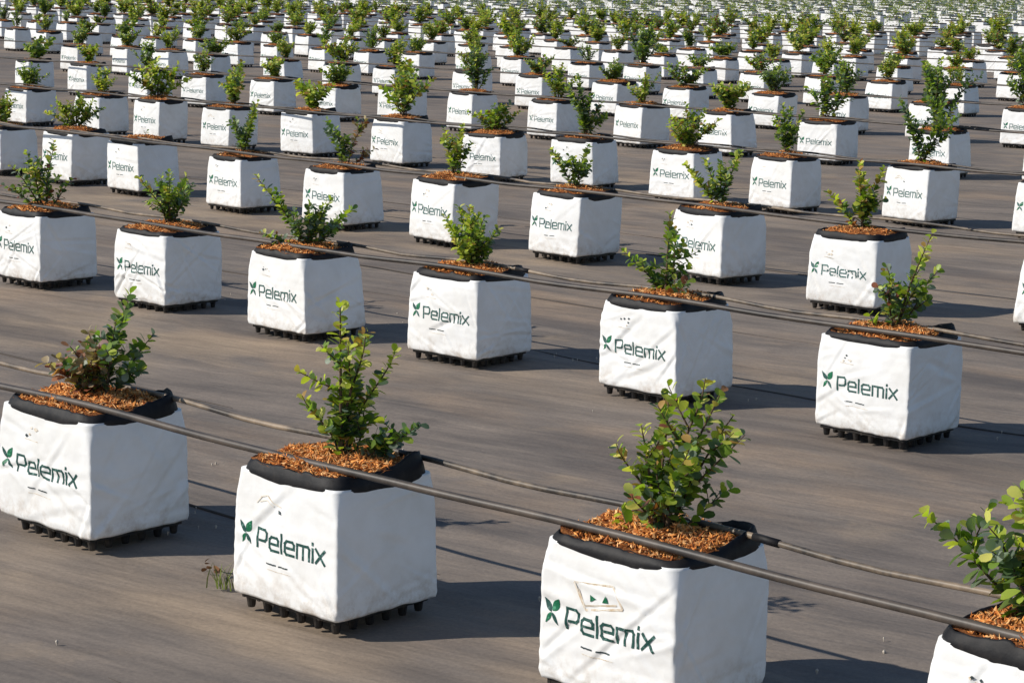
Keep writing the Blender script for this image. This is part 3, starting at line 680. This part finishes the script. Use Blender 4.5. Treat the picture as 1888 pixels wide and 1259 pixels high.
# overlapping edges of the cloth widths: thin raised dusty folds wandering along the rows
def ground_z(u, v):
    a = min(max(int(np.searchsorted(us, u)), 1), len(us) - 1); b = min(max(int(np.searchsorted(vs, v)), 1), len(vs) - 1)
    return max(Z[a, b], Z[a - 1, b], Z[a, b - 1], Z[a - 1, b - 1])
for (v0, ua, ub, ph, sl) in ((3.93, -6.4, -4.0, 0, .01), (4.62, -5.2, -1.6, 1, .03), (5.0, -8.2, -6.0, 2, -.05), (7.25, -9.6, -7.4, 3, .02), (6.75, -6.2, -3.4, 4, .03), (7.9, -9.0, -5.2, 5, -.02), (10.2, -14.5, -8, 1, .01), (2.9, -3.9, -2.3, 2, .02), (9.6, -8.6, -5.2, 6, .03)):
    P = []; n = int((ub - ua) / .05)
    for k in range(n + 1):
        u = ua + (ub - ua) * k / n; vv = v0 + sl * (u - ua) + .05 * math.sin(u * 1.1 + ph) + .012 * math.sin(u * 4.3 + ph)
        x_, y_ = uv2w(u, vv); P.append((x_, y_, ground_z(u, vv) + .0005 + .0012 * math.sin(u * 2.3 + ph)))
    V_, F_ = tube_points(P, [.0045 * math.sin(math.pi * (k + .3) / (n + .6)) ** .5 for k in range(n + 1)], 6)
    tag(link('ground_seam', make_mesh('ground_seam', V_, F_, m_seam)), kind='structure')

# ------------------------------------------------------------------ variants shared by the farther rows
bagV = []
for k in range(14):
    r = random.Random(500 + k)
    tp, ln = r.uniform(-.10, .015), r.uniform(-.022, .022)
    sh = BagShape(900 + k, wr=r.uniform(1.0, 2.0), taper=tp, lean=ln)
    top = r.uniform(.014, .028)
    bagV.append((bag_body(sh, 34, 30), cuff_mesh(70 + k, H, top=top, low=r.uniform(.004, .016), n=40, lean=ln, taper=tp), logo_mesh(sh, k, .012, ink=m_fadedink), stamp_mesh(sh, r.choice(('spots', 'spots', 'arc')), k)))
coirV = [coir_mesh(40 + k, H, 420, 1.5) for k in range(5)]
coirF = [coir_mesh(60 + k, H, 60, 2.4, fill=.012) for k in range(2)]
shrubV = []
for k in range(18):
    r = random.Random(300 + k); shrubV.append(shrub_meshes(300 + k, random_stems(r), leafL=r.uniform(.029, .036), dens=.9, lod=1))
shrubF = []
for k in range(14):
    r = random.Random(400 + k); shrubF.append(shrub_meshes(400 + k, random_stems(r, r.uniform(.28, .42)), leafL=.046, dens=.66, lod=2))
trayM = tray_mesh()

KINDW = ['bushy', 'leafy', 'spreading', 'upright']
count = 0; cut = None; far_rest = []
rr = random.Random(4)
for i, rw in enumerate(vis):
    rw = sorted(rw)
    if count >= 300: far_rest += rw; continue
    if count + len(rw) > 300:
        keep = 300 - count; far_rest += rw[:-keep]; sel = [(len(rw) - k, q) for k, q in enumerate(rw)][-keep:]; side = 'right'
    else:
        sel = [(k + 1, q) for k, q in enumerate(rw)]; side = 'left'
    for (k, (u, v)) in sel:
        count += 1
        kk = k - 1
        spec = NEAR.get((i, kk)) if side == 'left' else None
        has_tray = i <= 9
        zb = ZT if has_tray else 0.0
        x, y = uv2w(u - A, v + B)
        t = bpy.data.objects.new('potted_shrub', None); COL.objects.link(t); t.empty_display_size = .1
        t.location = (x, y, zb); rot = -YAW + (rr.gauss(0, .06) if i > 1 else rr.gauss(0, .012 if i == 0 else .03)); t.rotation_euler = (0, 0, rot)
        if spec and 'label' in spec: lab = spec['label']
        elif i < 10 or side == 'left': lab = None
        ordn = ordinal(k)
        if not (spec and 'label' in spec):
            rowname = ('%s row from front' % ordinal(i + 1))
            lab = 'green shrub in white fabric bag, %s, %s from %s' % (rowname, ordn, side)
            special = {(2, 0): 'sliver of a shaded white bag cut by the left frame edge, third row',
                       (2, 1): 'shrub in partly folded white bag, third row from front, second from left',
                       (2, 2): 'nearly leafless white bag, third row from front, third from left',
                       (2, 4): 'shrub with brown right hand stem in white bag, third row, fifth from left',
                       (2, 5): 'yellow-green upright shrub in white bag, third row, sixth from left',
                       (2, 6): 'small forked shrub in orange topped white bag, third row, seventh from left',
                       (3, 7): 'tall dark shrub hiding its own white bag, fourth row, eighth from left',
                       (3, 9): 'round bushy shrub in white bag, fourth row, tenth from left',
                       (3, 10): 'wide V shaped shrub in white bag, fourth row, eleventh from left'}
            lab = special.get((i, kk), lab)
        tag(t, lab, 'potted shrub', 'potted shrubs standing in rows')
        if i <= 1:
            tp, ln, wr = spec.get('taper', rr.uniform(-.05, .01)), spec.get('lean', rr.uniform(-.008, .008) if i else 0.0), spec.get('wr', 1.3)
            sh = BagShape(i * 50 + kk + 3, wr=wr, taper=tp, lean=ln)
            tops = {(0, 0): .022, (0, 1): .027, (0, 2): .015, (0, 3): .027}.get((i, kk), rr.uniform(.012, .022))
            bag = link('grow_bag', bag_body(sh, 60, 50), t)
            link('black_cuff', cuff_mesh(i * 9 + kk, H, top=tops, low=.009 if i == 0 else .007, n=84, lean=ln, wave=1.3, taper=tp), bag)
            for nm, me in logo_mesh(sh, kk, .006, ink=None if i == 0 else m_midink): link(nm, me, bag)
            link('stamp_mark', stamp_mesh(sh, {(0, 2): 'sticker', (0, 1): 'arc'}.get((i, kk), 'spots'), kk + i * 7), bag)
            link('substrate', coir_mesh(i * 11 + kk, H, 2600 if i == 0 else 1300, 1.45 if i == 0 else 1.5, lean=ln, fill=max(.006, tops - .010), mound=.020 if i == 0 else .026), t)
            sm, fm = shrub_meshes(20 + i * 13 + kk, spec['stems'], leafL=spec['L'], dens=spec.get('d', .9), lod=0, to_local=YAW, foot=H + .022, fx=spec.get('fx', 1.18), fz=spec.get('fz', 1.22), shift=spec.get('sh', 0.0))
            s_ = link('shrub', sm, t); link('foliage', fm, s_)
        else:
            near = i <= 6
            bv = bagV[rr.randrange(len(bagV))]
            bag = link('grow_bag', bv[0], t); link('black_cuff', bv[1], bag)
            if near:
                for nm, me in bv[2][:3 if i <= 3 else 2]: link(nm, me, bag)
            if i <= 3: link('stamp_mark', bv[3], bag)
            if not has_tray: bag.scale = (1, 1, 1.1)
            su = link('substrate', rr.choice(coirV if near else coirF), t)
            if not has_tray: su.location.z = H * .1
            if spec:
                sm, fm = shrub_meshes(60 + i * 13 + kk, spec['stems'], leafL=spec['L'] * 1.12, dens=spec.get('d', .9), lod=0, to_local=YAW, foot=H + .022, fx=spec.get('fx', 1.5), fz=spec.get('fz', 1.85), shift=spec.get('sh', 0.0))
                s_ = link('shrub', sm, t); link('foliage', fm, s_)
            else:
                sm, fm = rr.choice(shrubV if i <= 7 else shrubF)
                s_ = link('shrub', sm, t); link('foliage', fm, s_)
                s_.location = (rr.uniform(-.03, .03), rr.uniform(-.03, .03), (H * 1.1 if not has_tray else H) + .02); s_.rotation_euler = (0, 0, rr.uniform(0, 6.28))
                sc_ = rr.uniform(1.0, 1.6) if i < 7 else rr.uniform(.85, 1.3); s_.scale = (sc_, sc_, sc_) if i < 7 else (sc_ * 1.25, sc_ * 1.25, sc_)
        if (i, kk) == (0, 0): t.scale = (1.14, 1.0, 1.0); t.location.x -= .026 * CY; t.location.y += .026 * SY
        if i > 1: t.scale = (rr.uniform(.95, 1.04), rr.uniform(.95, 1.04), rr.uniform(.93, 1.05))
        if has_tray:
            tr = link('drainage_tray', trayM)
            tr.location = (x, y, 0.0); tr.rotation_euler = (0, 0, rot); tr.scale = (.93, .95, 1)
            if i == 0:
                tl = ['black footed tray under the bag at the lower left frame edge', 'black footed tray under the bag with the weed beside it', 'black tray under the front bag with the tan sticker', 'black tray under the bag in the lower right corner'][kk]
            else: tl = 'black footed drainage tray under the %s bag of the %s row from front' % (ordn, ordinal(i + 1))
            tag(tr, tl, 'drainage tray', 'black trays under the bags')
print('individual bags', count, 'rest', len(far_rest))

# ------------------------------------------------------------------ the far part of the field: beyond counting
def mass():
    r = random.Random(8); prot = []
    for k in range(10):
        V = []; F = []; fm = []; T = []
        a, b = A, B
        def ring(x, y, z): return [(-x, -y, z), (x, -y, z), (x, y, z), (-x, y, z)]
        V += ring(a, b, 0) + ring(a * .985, b * .985, H) + ring(a * .96, b * .96, H) + ring(a * .93, b * .93, H + .028) + ring(a * .88, b * .88, H + .01)
        for j in range(4):
            for q in range(4): F.append((j * 4 + q, j * 4 + (q + 1) % 4, j * 4 + 4 + (q + 1) % 4, j * 4 + 4 + q)); fm.append(0 if j < 2 else 1)
        F.append((16, 17, 18, 19)); fm.append(2)
        T += [(0.3, .1, .04)] * 20
        h = r.uniform(.32, .48); w_ = r.uniform(.14, .22)
        for _ in range(95):
            z = r.random() ** .8; ph = r.uniform(0, 6.28); rad = w_ * (.35 + .65 * math.sin(math.pi * min(1, z * .8 + .2))) * math.sqrt(r.random())
            c = Vector((rad * math.cos(ph), rad * math.sin(ph), H + .02 + z * h)); d = Vector((math.cos(ph), math.sin(ph), r.uniform(-.2, .8))).normalized()
            LV, LF = leaf_geo(r, c, d, Vector((r.gauss(0, .4), r.gauss(0, .4), 1)).normalized(), .052, .036, 2)
            o = len(V); V += LV; F += [tuple(q + o for q in f) for f in LF]; fm += [3]
            nm = r.choices(['green', 'dark', 'lime', 'blue', 'gold'], [6, 4, 2 + 3 * z, 2, .8])[0]; col = r.choice(PAL[nm]); T += [tuple(q * r.uniform(.9, 1.1) for q in col)] * len(LV)
        prot.append((np.array(V), np.array(F, dtype=np.int64), np.array(fm), np.array(T)))
    VV_, FF_, MM_, TT_ = [], [], [], []; o = 0
    for (u, v) in far_rest:
        V, F, fm, T = prot[r.randrange(10)]; x, y = uv2w(u - A, v + B); an = -YAW + r.gauss(0, .04); c, s = math.cos(an), math.sin(an); k = r.uniform(.92, 1.1)
        W = V.copy(); W[:, 2] *= k; W = np.stack([W[:, 0] * c - W[:, 1] * s + x, W[:, 0] * s + W[:, 1] * c + y, W[:, 2]], 1)
        VV_.append(W); FF_.append(F + o); MM_.append(fm); TT_.append(T); o += len(V)
    me = make_mesh('far_potted_shrubs', np.concatenate(VV_), np.concatenate(FF_), [m_cloth, m_black, m_coir, m_leaf], np.concatenate(MM_), False, np.concatenate(TT_))
    tag(link('far_potted_shrubs', me), 'distant mass of white bags with green shrubs reaching the top of the picture', 'potted shrubs', kind='stuff')
mass()

# ------------------------------------------------------------------ irrigation pipes, two along every row
for i in range(0, 15):
    rw = sorted(rows[i]); vis_i = sorted(vis[i])
    vm = float(np.mean([q[1] for q in rw])); u0 = vis_i[0][0] - 2.6; u1 = vis_i[-1][0] + 2.6
    zp = (ZT if i <= 9 else .03) + H + (.037 if i == 0 else .040)
    for side, dv in (('near', .05 if i else .048), ('far', .27 if i else .285)):
        r = random.Random(i * 2 + (side == 'far')); P = []
        n = int((u1 - u0) / (.12 if i < 4 else .3)); us_ = [q[0] - A for q in rw]
        rad = (.0098 if side == 'near' else .0075)
        for k in range(n + 1):
            u = u0 + (u1 - u0) * k / n
            if side == 'near' and i < 3: vv = np.interp(u, [q[0] - A for q in rw], [q[1] for q in rw]) * .5 + vm * .5 + dv
            else: vv = vm + dv
            vv += .008 * math.sin(u * 1.3 + i) + .004 * math.sin(u * 3.7 + i * 2)
            dist = min(abs(u - q) for q in us_); sag = min(1, max(0, (dist - .15) / .3)); 
            x, y = uv2w(u, vv); P.append((x, y, zp + rad - .012 - sag * (.004 if side == 'near' else .012) + .002 * math.sin(u * 5 + i)))
        V, F = tube_points(P, rad, 12 if i < 3 else 6)
        rn = 'front row' if i == 0 else ordinal(i + 1) + ' row from front'
        o = link('irrigation_pipe', make_mesh('irrigation_pipe', V, F, m_pipe_d if side == 'near' or i > 2 else m_pipe_t))
        tag(o, ('thicker pipe over the near rims of bags in the %s' if side == 'near' else 'thinner pipe over the far rims of bags in the %s') % rn, 'pipe', 'irrigation pipes along the rows')
        if i <= 3 and side == 'far':
            for q in ([rw[2]] if i == 0 else [rw[3]] if i == 1 else []):
                cu = q[0] + r.uniform(.03, .10); pts = []
                for k in range(3):
                    u = cu + (k - 1) * .035; kf = (u - u0) / (u1 - u0) * n; j = int(kf)
                    if not 0 <= j < n: break
                    a, b = Vector(P[j]), Vector(P[j + 1]); pts.append(tuple(a.lerp(b, kf - j)))
                if len(pts) == 3:
                    V, F = tube_points(pts, rad * 1.25, 10); link('coupling', make_mesh('coupling', V, F, m_black), o)

# ------------------------------------------------------------------ weed and litter beside the second bag, grit on the cloth
r = random.Random(3); mb = MB(); wx, wy = g2w(412, 1078)
for _ in range(26):
    a = r.uniform(0, 6.28); h = r.uniform(.03, .075); bx, by = r.gauss(0, .012), r.gauss(0, .012); L = r.uniform(.2, .7) * h
    pts = [Vector((bx + math.cos(a) * L * k * k, by + math.sin(a) * L * k * k, h * k - .008)) for k in (0, .35, .7, 1)]
    s = Vector((-math.sin(a), math.cos(a), 0)); V = []
    for q, wdt in zip(pts, (.0022, .002, .0014, .0003)): V += [tuple(q + s * wdt), tuple(q - s * wdt)]
    mb.add(V, [(0, 1, 3, 2), (2, 3, 5, 4), (4, 5, 7, 6)])
wo = link('weed', mb.mesh('weed', m_weed)); wo.location = (wx, wy, 0); tag(wo, 'small green grass weed growing at the left foot of the second front bag', 'weed')
mb = MB(); dx, dy = g2w(384, 1052)
for _ in range(9):
    c = Vector((r.gauss(0, .025), r.gauss(0, .02), r.uniform(.002, .02))); d = Vector((r.gauss(0, 1), r.gauss(0, 1), r.gauss(0, .4))).normalized()
    V, F = leaf_geo(r, c, d, Vector((r.gauss(0, .5), r.gauss(0, .5), 1)).normalized(), .028, .014, 0); mb.add(V, F)
do = link('dry_leaf_litter', mb.mesh('dry_leaf_litter', m_dryleaf)); do.location = (dx, dy, .002); tag(do, 'few dry brown leaves lying beside the small weed', 'dry leaves')
mb = MB()
for _ in range(260):
    u = r.uniform(-9, -1); v = r.choice((3.9, 3.95, 4.3, 6.7, 2.8, r.uniform(2, 7))) + r.gauss(0, .06); x, y = uv2w(u, v); s = r.uniform(.0015, .005)
    V = [(x + s, y, 0), (x, y + s * .8, .0), (x - s * .9, y, 0), (x, y - s, 0), (x + s * .1, y, s * .9), (x, y, -.012)]
    mb.add(V, [(0, 1, 4), (1, 2, 4), (2, 3, 4), (3, 0, 4), (1, 0, 5), (2, 1, 5), (3, 2, 5), (0, 3, 5)])
gg = link('grit', mb.mesh('grit', m_stone, False)); tag(gg, 'pale grit scattered on the ground cloth', 'grit', kind='stuff')
